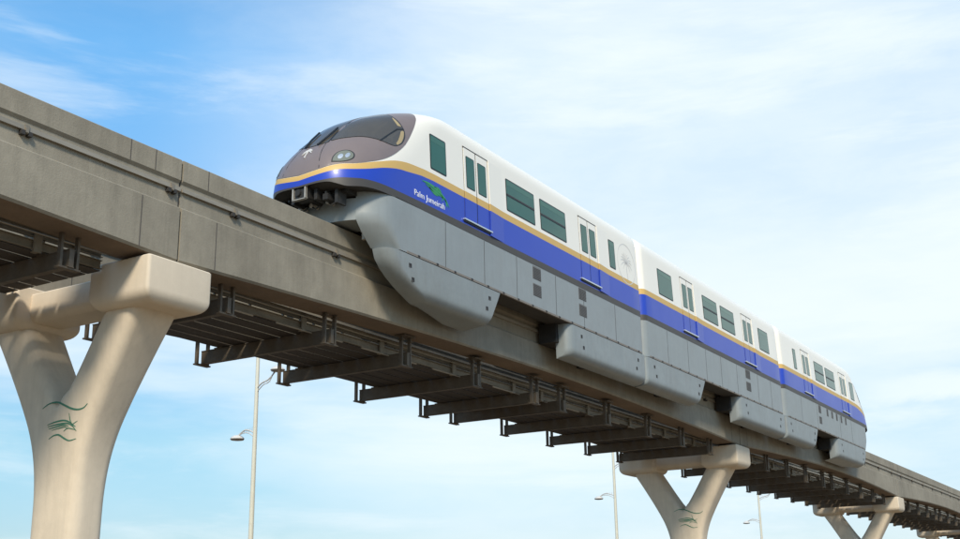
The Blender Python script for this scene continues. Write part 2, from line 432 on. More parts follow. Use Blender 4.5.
def nose(th, z, J, sg, out=0.):
    def P(th, z):
        xs, xt, ww = ev(XS, z), ev(TIP, z), wz(z)
        if th < 0: d, y = xs+th*3, -ww
        elif th > pi: d, y = xs-(th-pi)*3, ww
        else:
            s, c = sin(th), cos(th); se = 2.8-.45*min(1, max(0, (z-1.5)/.9)); d = xs+(xt-xs)*abs(s)**(2/se); y = -ww*math.copysign(abs(c)**(2/se), c)
        return Vector((d, y, z))
    p = P(th, z)
    if out:
        e = .01; e2 = .012
        n = (P(th+e, z)-P(th-e, z)).cross(P(th, min(4.11,z+e2))-P(th, z-e2))
        if n.length > 1e-9:
            n.normalize()
            if n.dot(Vector((p.x-10, p.y, (p.z-1.5)*.3))) < 0: n = -n
            p = p + n*out
    return Vector((J+sg*p.x, p.y, p.z))
def patch(name, poly, mt, parent, J, sg, out=.008, step=.06, mirror=False, thick=.01):
    pts = [Vector(p) for p in poly]; m0 = len(pts); inn = []
    a0, a1 = min(p.x for p in pts), max(p.x for p in pts); b0, b1 = min(p.y for p in pts), max(p.y for p in pts)
    v = b0
    while v < b1:
        u = a0
        while u < a1:
            c = False
            for i in range(m0):
                (x1,y1),(x2,y2) = poly[i], poly[(i+1)%m0]
                if (y1 > v) != (y2 > v) and u < (x2-x1)*(v-y1)/(y2-y1)+x1: c = not c
            if c: inn.append(Vector((u, v)))
            u += step
        v += step
    vs, es, fs, _, _, _ = delaunay_2d_cdt(pts+inn, [(i,(i+1)%m0) for i in range(m0)], [], 1, 1e-4)
    bm = bmesh.new()
    V = [bm.verts.new(nose(pi-p.x if mirror else p.x, p.y, J, sg, out)) for p in vs]
    for f in fs:
        try: bm.faces.new([V[q] for q in f])
        except ValueError: pass
    bmesh.ops.recalc_face_normals(bm, faces=bm.faces)
    r = bmesh.ops.extrude_face_region(bm, geom=bm.faces[:]+[])
    # push the copied skin inward so that the piece has thickness
    nv = [g for g in r['geom'] if isinstance(g, bmesh.types.BMVert)]
    idx = {}
    for i, p in enumerate(vs): idx[V[i]] = p
    inner = {}
    for vv in nv:
        best = vv.co.copy(); inner[vv] = best
    for i, p in enumerate(vs):
        V[i].co = nose(pi-p.x if mirror else p.x, p.y, J, sg, out-thick)
    bmesh.ops.recalc_face_normals(bm, faces=bm.faces)
    me = bpy.data.meshes.new(name); bm.to_mesh(me); bm.free()
    return link(name, me, parent, (mt,), True, 60)

def body_rows(nosed):
    """list of (curve function of fold(theta) or None, z) and material index by row"""
    rows = []
    for k, T in enumerate((DB, BB, GB, GT)): rows.append(('c', T))
    return rows
def car_body(parent, J, sg, length, nosed):
    """J joint position, sg direction away from the joint; nosed: far end is a cab"""
    mb = MB(); bm = mb.bm
    NS = 26; cols = []
    # half column list (near side) as (kind, value)
    r = .28
    cen = [('e', 0.)] + [('r', k/5) for k in range(0, 6)] + [('s', k/NS) for k in range(1, NS)]
    if nosed: cen += [('n', pi/2*k/34) for k in range(0, 35)]
    else: cen += [('s', 1.)] + [('q', k/5) for k in range(1, 6)] + [('f', 0.)]
    zr = [2.2+.18*k for k in range(0, 7)] + [3.3+.82*sin(pi/2*k/12) for k in range(1, 13)]
    nr = 4 + 1 + len(zr)
    def pt(c, row):
        kind, v = c
        th = -.35
        if nosed:
            if kind == 'n': th = v
            elif kind == 's':
                th = -(1-v)*(15.0-r)/3.
        if row < 4:
            T = (DB, BB, GB, GT)[row]; z = ev(T, max(-.35, th)) if nosed else T[0][1]
        elif row == 4:
            base = ev(GT, max(-.35, th)) if nosed else GT[0][1]; z = (base+zr[0])/2
        else:
            z = zr[row-5]
        z = min(z, 4.118); ww = wz(z); rr = min(r, ww*.8)
        L_ = ev(XS, z) if nosed else length-r
        if kind == 'e': return (0., 0., z)
        if kind == 'r': a = v*pi/2; return (rr-rr*sin(a) if False else rr*(1-sin(a)), -(ww-rr+rr*sin(a)) if False else -(ww-rr*(1-sin(a)) if False else ww-rr+rr*cos(pi/2-a)), z)
        if kind == 's': return (rr+(L_-rr)*v, -ww, z)
        if kind == 'q': a = v*pi/2; return (length-rr+rr*sin(a), -(ww-rr+rr*cos(a)), z)
        if kind == 'f': return (length, 0., z)
        p = nose(v, z, 0, 1); return (p.x, p.y, z)
    # corner arc: from (0,-(w-r)) to (r,-w)
    def pt2(c, row):
        kind, v = c
        if kind == 'r':
            x, y, z = pt(('s', 0.), row); ww = -y; rr = min(r, ww*.8); a = v*pi/2
            return (rr*(1-cos(a)), -(ww-rr+rr*sin(a)), z)
        return pt(c, row)
    def grid(sy):
        G = []
        for row in range(nr):
            G.append([bm.verts.new((J+sg*p[0], sy*p[1], p[2])) for p in (pt2(c, row) for c in cen)])
        return G
    for sy in (1, -1):
        G = grid(sy)
        for i in range(nr-1):
            mi = [1, 2, 3, 0][i] if i < 4 else 0
            for j in range(len(cen)-1):
                bm.faces.new((G[i][j], G[i][j+1], G[i+1][j+1], G[i+1][j])).material_index = mi
        # floor
        F = [bm.verts.new((v.co.x, 0, v.co.z+.02)) for v in G[0]]
        for j in range(len(cen)-1):
            try: bm.faces.new((G[0][j], G[0][j+1], F[j+1], F[j])).material_index = 4
            except ValueError: pass
    bmesh.ops.remove_doubles(bm, verts=bm.verts, dist=.0006)
    return mb.build('carriage_body', ('white','band','blue','gold','dark'), parent, True, 38)

def side_patch(mb, x0, x1, z0, z1, off, mi, sy=-1, nz=1):
    """plate hugging the leaning side wall, standing off by `off`"""
    for k in range(nz):
        a, c = z0+(z1-z0)*k/nz, z0+(z1-z0)*(k+1)/nz
        ya, yc = sy*(wz(a)+off), sy*(wz(c)+off); yb, yd = sy*(wz(a)-.02), sy*(wz(c)-.02)
        mb.quadbox([(x0,yb,a),(x0,ya,a),(x1,ya,a),(x1,yb,a),(x0,yd,c),(x0,yc,c),(x1,yc,c),(x1,yd,c)], mi)
def rounded_pane(mb, x0, x1, z0, z1, off, r, mi, sy, thick=.03):
    pts = []
    for cx, cz, a0 in ((x1-r, z1-r, 0), (x0+r, z1-r, 90), (x0+r, z0+r, 180), (x1-r, z0+r, 270)):
        for k in range(4):
            a = radians(a0+30*k); pts.append((cx+r*cos(a), cz+r*sin(a)))
    mb.loft([[(x, sy*(wz(z)+off-thick), z) for x, z in pts], [(x, sy*(wz(z)+off), z) for x, z in pts]], mi)
def window(parent, x0, x1, sy, bar=False, z0=2.13, z1=3.07):
    if x0 > x1: x0, x1 = x1, x0
    fr = MB(); rounded_pane(fr, x0-.035, x1+.035, z0-.035, z1+.035, .006, .05, 0, sy, .02)
    rounded_pane(fr, x0, x1, z0, z1, .010, .035, 1, sy, .01)
    # lighter strip where the ceiling shows
    rounded_pane(fr, x0+.02, x1-.02, z1-.17, z1-.02, .0125, .012, 2, sy, .006)
    if bar: side_patch(fr, x0, x1, 2.56, 2.60, .018, 0, sy); side_patch(fr, x0, x1, 2.605, 2.63, .016, 3, sy)
    fr.build('window', ('gasket','glass','glass_l','band'), parent)
def door(parent, x0, x1, sy):
    if x0 > x1: x0, x1 = x1, x0
    mb = MB(); xm = (x0+x1)/2
    for a, c in ((x0, xm-.012), (xm+.012, x1)):
        for z0, z1, mi, nz in ((1.2,1.775,1,1),(1.775,1.98,2,1),(1.98,3.28,0,2)):
            side_patch(mb, a+.012, c-.012, z0, z1, .014, mi, sy, nz)
        g0, g1 = ((a+.13, c-.10) if a == x0 else (a+.10, c-.13))
        rounded_pane(mb, g0-.025, g1+.025, 2.11, 3.06, .018, .04, 3, sy, .02); rounded_pane(mb, g0, g1, 2.135, 3.035, .021, .03, 4, sy, .01)
    side_patch(mb, xm-.014, xm+.014, 1.2, 3.28, .010, 3, sy, 3)
    side_patch(mb, x0-.02, x1+.02, 3.283, 3.31, .02, 5, sy)
    side_patch(mb, x1+.0, x1+.022, 1.2, 3.28, .006, 5, sy, 3); side_patch(mb, x0-.014, x0, 1.2, 3.28, .004, 5, sy, 3)
    for z0, z1, mi in ((1.03,1.775,1),(1.775,1.98,2),(1.98,3.3,0)):
        P_ = lambda z: [(x1+.024, sy*(wz(z)-.02), z), (x1+.024, sy*(wz(z)+.045), z), (x1+.82, sy*(wz(z)+.001), z), (x1+.82, sy*(wz(z)-.02), z)]
        mb.loft([P_(z0), P_(z1)], mi)
    mb.build('door', ('white','blue','gold','gasket','glass','band','emb'), parent)
    st = MB(); y = sy*(wz(1.16)+.06)
    st.box(x0-.10, x1+.10, min(sy*1.45,y), max(sy*1.45,y), 1.125, 1.165); st.box(x0-.08, x1+.08, min(sy*1.45,sy*1.52), max(sy*1.45,sy*1.52), 1.075, 1.122, 1)
    st.build('door_step', ('chrome','gasket'), parent)

def grey_side(parent, J, sg, length, nosed, seams):
    """grey lower flank, both sides and the chin at a cab end"""
    X = lambda d: J+sg*d
    mb = MB(); ztop, zlo = .80, -.5; r = .28
    for sy in (-1, 1):
        out = [(r*(1-cos(pi/2*k/5)), 1.49-r+r*sin(pi/2*k/5)) for k in range(6)]
        if nosed:
            out += [(13.9, 1.49), (14.5, 1.49)]
            out += [(15.0+1.08*sin(a)**(2/2.3), 1.49*cos(a)**(2/2.3)) for a in [radians(k*4) for k in range(0, 13)]]
            out = [p for p in out if p[1] > .95]; out.append((15.0+1.08*(1-(.95/1.49)**2.3)**(1/2.3), .95))
            inner = [(14.9, .95), (14.7, .80), (0, .80)]
        else:
            out += [(length-r+r*sin(pi/2*k/5), 1.49-r+r*cos(pi/2*k/5)) for k in range(6)]; inner = [(length, .8), (0, .8)]
        rings = []
        for z in (ztop+.02, .45, .27, .1, -.05, -.2, -.35, zlo):
            sh = 0 if z > .1 else .62*((.1-z)/.6)**1.2
            rings.append([(X(d-(sh*max(0, min(1, (d-14.55)/.95)) if nosed else 0)), sy*y, z) for d, y in out+inner])
        mb.loft(rings)
        mb.box(min(X(.35),X(13.6 if nosed else length-.35)), max(X(.35),X(13.6 if nosed else length-.35)), min(sy*.82,sy*1.44), max(sy*.82,sy*1.44), zlo-.02, zlo+.02, 4)  # dark sheet under the flank, underside shade put into its colour
        # panel gaps
        for d in seams: mb.box(min(X(d-.009),X(d+.009)), max(X(d-.009),X(d+.009)), min(sy*1.45,sy*1.4935), max(sy*1.45,sy*1.4935), zlo+.015, ztop-.005, 1)
        L0 = length-.3 if not nosed else 14.5
        mb.box(min(X(.3),X(L0)), max(X(.3),X(L0)), min(sy*1.40,sy*1.502), max(sy*1.40,sy*1.502), zlo-.012, zlo+.045, 3)
        d = .55
        while d < L0-.2:
            mb.box(min(X(d-.045),X(d+.045)), max(X(d-.045),X(d+.045)), min(sy*1.45,sy*1.507), max(sy*1.45,sy*1.507), zlo-.0, zlo+.05, 2); d += .84
    if nosed:
        rings = []
        for z in (.62, .4, .075):
            arc = []
            for k in range(-12, 13):
                y = .955*k/12; arc.append((X(15.0+1.08*(1-(abs(y)/1.49)**2.3)**(1/2.3)+(0 if z > .3 else -.03)), y, z))
            rings.append(arc + [(X(15.1), .955, z), (X(15.1), -.955, z)])
        mb.loft(rings)
    return mb.build('lower_flank', ('grey','seam','bolt','lip','dark'), parent, True, 35)
def skirt(parent, J, sg, d0, d1, cut0, cut1, r0, r1, yf=.99, bolts=True):
    """bogie skirt between distances d0 and d1; cut0/cut1: how far the lower corner is cut back; r0/r1 plan corner radii"""
    X = lambda d: J+sg*d
    for sy in (-1, 1):
        mb = MB(); rings = []
        lv = [(-.525,1.49),(-.75,1.49),(-.95,1.49),(-1.12,1.49),(-1.27,1.49)] + [(-1.30-.26*sin(a), 1.49-.26*(1-cos(a))) for a in [radians(k*10) for k in range(1,9)]] + [(-1.575,1.12),(-1.585,1.05)]
        if r1 > .28: lv += [(-1.61,.90),(-1.64,.76),(-1.65,.70)]
        for z, yo in lv:
            t = (-.525-z)/1.095; a0 = d0+cut0*t**1.05; a1 = d1-cut1*t**(1.9 if cut1 > .9 else 1.05) - (max(0, 1.12-yo)*4.2 if r1 > .28 else 0); yi = min(.99, yo-.03)
            q0, q1 = min(r0, (yo-yi)*.85), min(r1, (yo-yi)*.85); P = [(a0, min(yi, yo-.03))]
            P += [(a0+q0*1.25*(1-cos(pi/2*k/6)), yo-q0+q0*sin(pi/2*k/6)) for k in range(7)]
            P += [(a1-q1*1.25*(1-sin(pi/2*k/6)), yo-q1+q1*cos(pi/2*k/6)) for k in range(7)]
            P += [(a1, min(yf, yo-.03))]
            rings.append([(X(d), sy*y, z) for d, y in P])
        mb.loft(rings)
        if bolts:
            e0, e1 = d0+max(r0*1.25,.1)+.5, d1-max(r1*1.25,.1)-.55
            for dd, zz in ((e0,-.80),(e0+.15,-1.12),(e1,-.80),(e1-.12,-1.14)):
                if cut1 < .1 and dd < (d0+d1)/2: dd -= 0
                mb.box(min(X(dd-.06),X(dd+.06)), max(X(dd-.06),X(dd+.06)), min(sy*1.46,sy*1.493), max(sy*1.46,sy*1.493), zz-.055, zz+.055, 1)
                mb.box(min(X(dd-.0),X(dd+.06)), max(X(dd-.0),X(dd+.06)), min(sy*1.46,sy*1.497), max(sy*1.46,sy*1.497), zz-.06, zz-.02, 2)
        o = mb.build('bogie_skirt', ('grey2','bolt','band'), parent, True, 35)
def vents(parent, J, sg, ds, both=True):
    for sy in (-1, 1):
        for d0, d1, z0, z1 in ds:
            a, c = sorted((J+sg*d0, J+sg*d1)); mb = MB()
            mb.box(a, c, min(sy*1.46,sy*1.494), max(sy*1.46,sy*1.494), z0, z1)
            n = int((z1-z0)/.045)
            for k in range(n): mb.box(a+.01, c-.01, min(sy*1.47,sy*1.502), max(sy*1.47,sy*1.502), z0+.012+k*.045, z0+.030+k*.045, 1)
            mb.build('vent_grille', ('vent','band'), parent)
def bogie(parent, J, sg, d, blk=None):
    X = J+sg*d; mb = MB()
    mb.box(X-1.6, X+1.6, -.62, .62, .10, .55)
    for q in (-1.1, 1.1): mb.tube([(X+q, -.3, .5), (X+q, .3, .5)], .5, 20, 1)
    for sy in (-1, 1):
        mb.box(X-1.5, X+1.5, min(sy*.80,sy*.97), max(sy*.80,sy*.97), -1.38, .45)
        for q in (-1.25, 1.25): mb.tube([(X+q, sy*.66, -.42), (X+q, sy*.66, -.18)], .235, 16, 1)
        mb.tube([(X, sy*.62, -1.42), (X, sy*.62, -1.2)], .19, 16, 1)
        if blk: kb = MB(); kb.box(*sorted((J+sg*blk[0], J+sg*blk[1])), min(sy*.50,sy*1.1), max(sy*.50,sy*1.1), -1.1, -.5); kb.build('gap_dark_block', 'black', parent)  # black block added to keep the gap beside the skirt dark
    mb.build('bogie', ('dark','black'), parent)
def underframe(parent, J, sg, length):
    mb = MB(); a, c = sorted((J+sg*.5, J+sg*(length-.6)))
    mb.box(a, c, -.78, .78, .56, .74)
    mb.build('underframe', 'dark', parent)

train = empty('monorail_train', (8, 0, 0), 'white blue and grey three carriage monorail train with grey nose, running along the near girder', 'train')
train.location = (0,0,0)
J1, J2 = -.22, 15.98
def cab_details(cb, J, sg):
    H = pi/2
    mk = [(.50,1.475),(.42,1.555),(.33,1.70),(.27,1.90),(.245,2.1),(.238,2.33),(.262,2.67),(.325,3.01),(.42,3.27),(.53,3.44),(.70,3.60),(.95,3.735),(1.25,3.80),(H,3.82)]
    mk = [(a, c) for a, c in mk]
    low = [(a, ev(GT, a)+.012) for a in [H-(H-.56)*k/16 for k in range(0, 17)]]
    half = low + cr(mk, 4)
    full = half + [(pi-a, c) for a, c in reversed(half[1:-1])]
    patch('cab_mask', full, 'mask', cb, J, sg, .010, .07)
    side = cr([(1.32,2.10),(1.24,2.145),(1.08,2.20),(.91,2.262),(.74,2.272),(.586,2.255),(.475,2.225),(.36,2.215),(.318,2.28),(.303,2.40),(.33,2.60),(.413,2.80),(.549,2.985),(.70,3.135),(.95,3.33),(1.18,3.47)], 4)
    side += [(1.33,3.53),(1.34,3.2),(1.345,2.8),(1.345,2.4),(1.34,2.12)]
    front = [(1.375,2.05),(1.46,2.02),(H,2.0),(pi-1.46,2.02),(pi-1.375,2.05)] + [(pi-1.378,2.4),(pi-1.378,2.9),(pi-1.375,3.53)] + [(H,3.56)] + [(1.375,3.53),(1.378,2.9),(1.378,2.4)]
    def grow(P, k):
        cx = sum(p[0] for p in P)/len(P); n = len(P); ar = sum(P[i][0]*P[(i+1)%n][1]-P[(i+1)%n][0]*P[i][1] for i in range(n)); s = 1 if ar > 0 else -1; o = []
        for i in range(n):
            a, c = Vector(P[i-1]), Vector(P[(i+1)%n]); t = (c-a).normalized(); o.append((P[i][0]+s*t.y*k, P[i][1]-s*t.x*k))
        return o
    for mir in (False, True):
        g = patch('side_windshield', grow(side, .013), 'gasket', cb, J, sg, .014, .06, mir, .008)
        patch('tinted_pane', side, 'wind', g, J, sg, .019, .06, mir, .006)
        patch('window_divider', [(.605,2.235),(.575,2.235),(.548,2.468),(.50,2.76),(.425,2.83),(.44,2.86),(.53,2.79),(.575,2.50)], 'gasket', g, J, sg, .024, .06, mir, .006)
        patch('lining_trim', cr([(.328,2.27),(.314,2.40),(.345,2.60),(.405,2.77),(.44,2.745),(.405,2.6),(.375,2.42),(.362,2.27)], 3)[:-1], 'tan', g, J, sg, .022, .06, mir, .005)
        patch('lining_trim', cr([(.50,2.91),(.62,3.04),(.79,3.19),(.77,3.15),(.64,3.00),(.53,2.87)], 3)[:-1], 'tan', g, J, sg, .022, .06, mir, .005)
        hl = cr([(1.125,1.315),(1.135,1.45),(1.095,1.605),(1.005,1.695),(.895,1.70),(.79,1.60),(.77,1.465),(.855,1.36),(.99,1.315),(1.125,1.315)], 4)[:-1]
        h = patch('headlight', hl, 'gasket', cb, J, sg, .016, .06, mir, .01)
        cx, cz = .95, 1.50
        patch('lens', [(cx+(a-cx)*.88, cz+(c-cz)*.88) for a, c in hl], 'lens', h, J, sg, .021, .06, mir, .006)
        patch('reflector', [(1.0+.045*cos(k*.7), 1.48+.08*sin(k*.7)) for k in range(9)], 'chrome', h, J, sg, .024, .06, mir, .004)
        patch('reflector', [(.89+.04*cos(k*.7), 1.53+.08*sin(k*.7)) for k in range(9)], 'chrome', h, J, sg, .024, .06, mir, .004)
        patch('hood_seam', [(1.31,1.19),(1.345,1.45),(1.375,1.75),(1.39,2.02),(1.398,2.02),(1.385,1.75),(1.355,1.45),(1.32,1.18)], 'gasket', cb, J, sg, .014, .06, mir, .005)
        # wiper
        mb = MB(); w0 = [nose(pi-t if mir else t, z, J, sg, .05) for t, z in ((1.50,1.97),(1.44,2.3),(1.42,2.62))]
        mb.tube(w0, .024, 6); mb.build('wiper', 'gasket', cb)
    g = patch('front_windshield', grow(front, .02), 'gasket', cb, J, sg, .014, .06, False, .008)
    patch('tinted_pane', front, 'wind', g, J, sg, .019, .06, False, .006)
    # small silver palm badge on the bonnet
    def ny(y, z, o=.018):
        se = 2.8-.45*min(1, max(0, (z-1.5)/.9)); a = math.acos(min(1, (abs(y)/wz(z))**(se/2)))
        return nose(a if y < 0 else pi-a, z, J, sg, o)
    z0 = 1.80; mb = MB()
    for an in (-8, 18, 42, 66, 90, 114, 138, 162, 188):
        a = radians(an); P3 = [ny(.155*k*cos(a), z0+.15*k*sin(a)-.07*k*k) for k in (.05, .3, .55, .8, 1)]
        mb.tube(P3, [.010,.020,.022,.016,.004], 6)
    mb.tube([ny(0, z0), ny(.01, z0-.12), ny(.0, z0-.22)], [.014,.014,.020], 6)
    mb.build('palm_badge', 'embw', cb)
    # coupler and buffer gear below the bonnet
    X = lambda d: J+sg*d
    def bx(m, d0, d1, *r, mi=0): m.box(min(X(d0),X(d1)), max(X(d0),X(d1)), *r, mi)
    mb = MB(); bx(mb, 15.9, 16.35, -.98, .98, .66, .80)
    bx(mb, 16.15, 16.5, -.86, -.78, .36, .82); bx(mb, 16.15, 16.5, .78, .86, .36, .82); bx(mb, 16.1, 16.5, -.8, .8, .70, .76)
    for y in (-.6,-.25,.2,.55): mb.tube([(X(16.0), y, .66), (X(16.62), y, .62)], .03, 8, 0)
    for y in (-.45, .05, .4): mb.tube([(X(16.12), y, .50), (X(16.38), y, .48)], .055, 10, 1)
    for y in (-.62, -.1, .3): mb.tube([(X(16.25), y-.16, .62), (X(16.35), y-.1, .42), (X(16.4), y, .36), (X(16.35), y+.12, .44), (X(16.25), y+.16, .62)], .022, 8, 2)
    mb.build('buffer_gear', ('equip','equip_l','black'), cb)
    mb = MB(); mb.tube([(X(15.9), 0, .62), (X(16.6), 0, .62)], .10, 12); bx(mb, 16.52, 16.86, -.22, .22, .50, .78)
    bx(mb, 16.82, 16.90, -.22, -.16, .47, .81, mi=1); bx(mb, 16.82, 16.90, .16, .22, .47, .81, mi=1); bx(mb, 16.82, 16.90, -.22, .22, .46, .50, mi=1); mb.tube([(X(16.84), .04, .65), (X(16.91), .04, .65)], .09, 14, 2)
    bx(mb, 16.3, 16.7, -.40, -.30, .46, .80); bx(mb, 16.3, 16.7, .30, .40, .46, .80); bx(mb, 16.2, 16.62, -.66, -.5, .44, .60, mi=2)
    mb.build('coupler', ('equip','equip_l','black'), cb, bevel=.01)
    mb = MB()
    for sy in (-1, 1):
        mb.tube([(X(15.35), sy*.86, .25), (X(15.35), sy*.86, -.02)], .075, 12); bx(mb, 15.22, 15.5, min(sy*.8,sy*1.0), max(sy*.8,sy*1.0), -.12, .02)
        mb.tube([(X(15.42), sy*.84, -.12), (X(15.42), sy*.84, -.30)], .05, 10); bx(mb, 15.2, 15.3, min(sy*.78,sy*.86), max(sy*.78,sy*.86), -.22, .22)
    mb.build('guide_arm', 'equip_l', cb, bevel=.008)

def end_car(J, sg, label, skirts, seams, vv):
    cb = car_body(train, J, sg, 17.08, True); cb['label'] = label
    for sy in (-1, 1):
        for d0, d1, bar in ((2.1,2.5,0),(5.74,7.37,1),(7.79,9.43,1),(12.69,13.39,0)):
            window(cb, J+sg*d0, J+sg*d1, sy, bool(bar))
        for d0 in (3.49, 10.5): door(cb, J+sg*d0, J+sg*(d0+1.27), sy)
    grey_side(cb, J, sg, 0, True, seams); underframe(cb, J, sg, 15.4)
    for a in skirts: skirt(cb, J, sg, *a)
    vents(cb, J, sg, vv); bogie(cb, J, sg, 3.2, (5.1, 5.95) if sg < 0 else None); bogie(cb, J, sg, 12.0, None if sg < 0 else (8.6, 9.4))
    cab_details(cb, J, sg)
    return cb
c1 = end_car(J1, -1, 'leading carriage with the nearest nose, palm lettering and large emblem', [(.0,5.8,0,.05,.10,.24),(9.95,15.28,.66,1.75,.03,.30,1.0)],
    [2.35,4.7,6.6,9.0,10.8,12.75], [(4.52,5.04,.42,.80),(4.52,5.04,-.12,.27),(7.54,8.04,.38,.78),(7.54,8.04,-.14,.24)])
c3 = end_car(J2, 1, 'rear carriage, tapering to the far cab', [(.0,5.15,0,.85,.10,.03),(8.75,15.0,.05,1.0,.24,.30,1.0)],
    [2.6,5.3,9.6,12.0], [(5.6,6.05,.40,.80),(5.6,6.05,-.15,.22)] + [(7.1+.9*k,7.4+.9*k,.42,.82) for k in range(5)])
# middle car
LM = 15.78
c2 = car_body(train, J1+.14, 1, LM, False); c2['label'] = 'middle carriage between the leading and rear ones'
xm = 7.83
for sy in (-1, 1):
    for a, c, bar in ((-6.36,-5.07,0),(-1.81,-.24,1),(.24,1.81,1),(5.07,6.36,0)): window(c2, xm+a, xm+c, sy, bool(bar))
    for a in (-4.136, 2.866): door(c2, xm+a, xm+a+1.27, sy)
grey_side(c2, J1+.14, 1, LM, False, [2.0,4.0,5.9,7.6,9.5,12.2,14.0]); underframe(c2, J1+.14, 1, LM)
skirt(c2, J1+.14, 1, .0, 5.65, 0, .85, .12, .03); skirt(c2, J1+.14, 1, 9.6, LM, .05, .0, .24, .10)
vents(c2, J1+.14, 1, [(10.62,11.2,.42,.80),(10.62,11.2,-.12,.27)]); bogie(c2, J1+.14, 1, 3.0); bogie(c2, J1+.14, 1, LM-3.2, (9.45, 10.2))
for x in (J1+.07, J1+.14+LM+.03):
    mb = MB(); mb.box(x-.16, x+.16, -1.2, 1.2, .7, 3.7); mb.build('gangway_bellows', 'black', train)

# lettering and emblems on the leading carriage
def text(body, size, x, z, sy, parent, mt, name='lettering'):
    cu = bpy.data.curves.new('t', 'FONT'); cu.body = body; cu.size = size; cu.extrude = .003; cu.space_character = 1.05
    o = bpy.data.objects.new('t', cu); COL.objects.link(o); bpy.context.view_layer.update()
    me = bpy.data.meshes.new_from_object(o.evaluated_get(bpy.context.evaluated_depsgraph_get())); COL.objects.unlink(o); bpy.data.objects.remove(o); bpy.data.curves.remove(cu)
    w_ = max(v.co.x for v in me.vertices)
    mtx = Matrix.Translation((x if sy < 0 else x+w_, sy*1.4945, z)) @ (Matrix.Rotation(pi if sy > 0 else 0, 4, 'Z') @ Matrix.Rotation(pi/2, 4, 'X'))
    me.transform(mtx); me.name = name
    return link(name, me, parent, (mt,))
for sy in (-1,):
    text('Palm Jumeirah', .235, -14.42, 1.12, sy, c1, 'text')
    mb = MB()
    fr = [([(-14.05,1.62),(-13.8,1.63),(-13.5,1.60),(-13.2,1.52),(-12.95,1.40),(-12.78,1.24)], .055), ([(-13.9,1.58),(-13.6,1.52),(-13.3,1.48),(-13.05,1.43)], .05),
          ([(-13.75,1.55),(-13.5,1.44),(-13.3,1.42)], .04), ([(-13.5,1.62),(-13.3,1.63),(-13.15,1.56)], .03), ([(-13.15,1.5),(-13.1,1.40),(-13.12,1.33)], .025), ([(-13.0,1.45),(-12.92,1.33),(-12.9,1.22)], .03)]
    for P, wd in fr:
        Q = cr(P, 5); rings = []; n = len(Q)
        for i, (x, z) in enumerate(Q):
            a, c = Vector(Q[max(i-1,0)]), Vector(Q[min(i+1,n-1)]); t = (c-a).normalized(); k = .78*wd*(.12+.88*sin(pi*(i+.2)/(n-.6)))
            rings.append([(x-t.y*k, -1.4935, z+t.x*k), (x+t.y*k, -1.4935, z-t.x*k), (x+t.y*k, -1.48, z-t.x*k), (x-t.y*k, -1.48, z+t.x*k)])
        mb.loft(rings)
    mb.build('palm_swoosh', 'green', c1)
    # embossed palm in a ring at the rear of the carriage
    mb = MB(); cx, cz, R_ = -1.36, 2.54, .72
    Y = lambda z, o=0: -(wz(z)+.004+o)
    def flat(P, wd, taper=True):
        Q = cr(P, 5); n = len(Q); rings = []
        for i, (x, z) in enumerate(Q):
            a, c = Vector(Q[max(i-1,0)]), Vector(Q[min(i+1,n-1)]); t = (c-a).normalized(); k = wd*((.3+.7*sin(pi*(i+.2)/(n-.6))) if taper else 1)
            l, r2 = (x-t.y*k, z+t.x*k), (x+t.y*k, z-t.x*k)
            rings.append([(l[0], Y(l[1]), l[1]), (r2[0], Y(r2[1]), r2[1]), (r2[0], Y(r2[1])+.02, r2[1]), (l[0], Y(l[1])+.02, l[1])])
        mb.loft(rings)
    flat([(cx+R_*cos(radians(a)), cz+R_*sin(radians(a))) for a in range(0, 361, 15)], .016, False)
    flat([(cx+.03,cz-.55),(cx,cz-.25),(cx,cz+.05)], .03, False)
    for a in (12, 30, 50, 70, 90, 110, 130, 150, 168, -12, 192, -35, 215):
        an = radians(a); L_ = .46 if a not in (-35,215) else .34
        flat([(cx, cz+.02), (cx+L_*.55*cos(an), cz+.06+L_*.55*sin(an)), (cx+L_*cos(an), cz+.02+L_*sin(an)-.06)], .022)
    mb.build('palm_ring_emblem', 'emb', c1)
    # door intercom
    mb = MB(); mb.box(-10.42, -10.36, -1.46, -1.455, 2.42, 2.52); mb.tube([(-10.38,-1.44,2.66),(-10.38,-1.475,2.66)], .02, 8); mb.box(-10.40,-10.36,-1.48,-1.45,2.42,2.50); mb.build('door_button', 'band', c1)

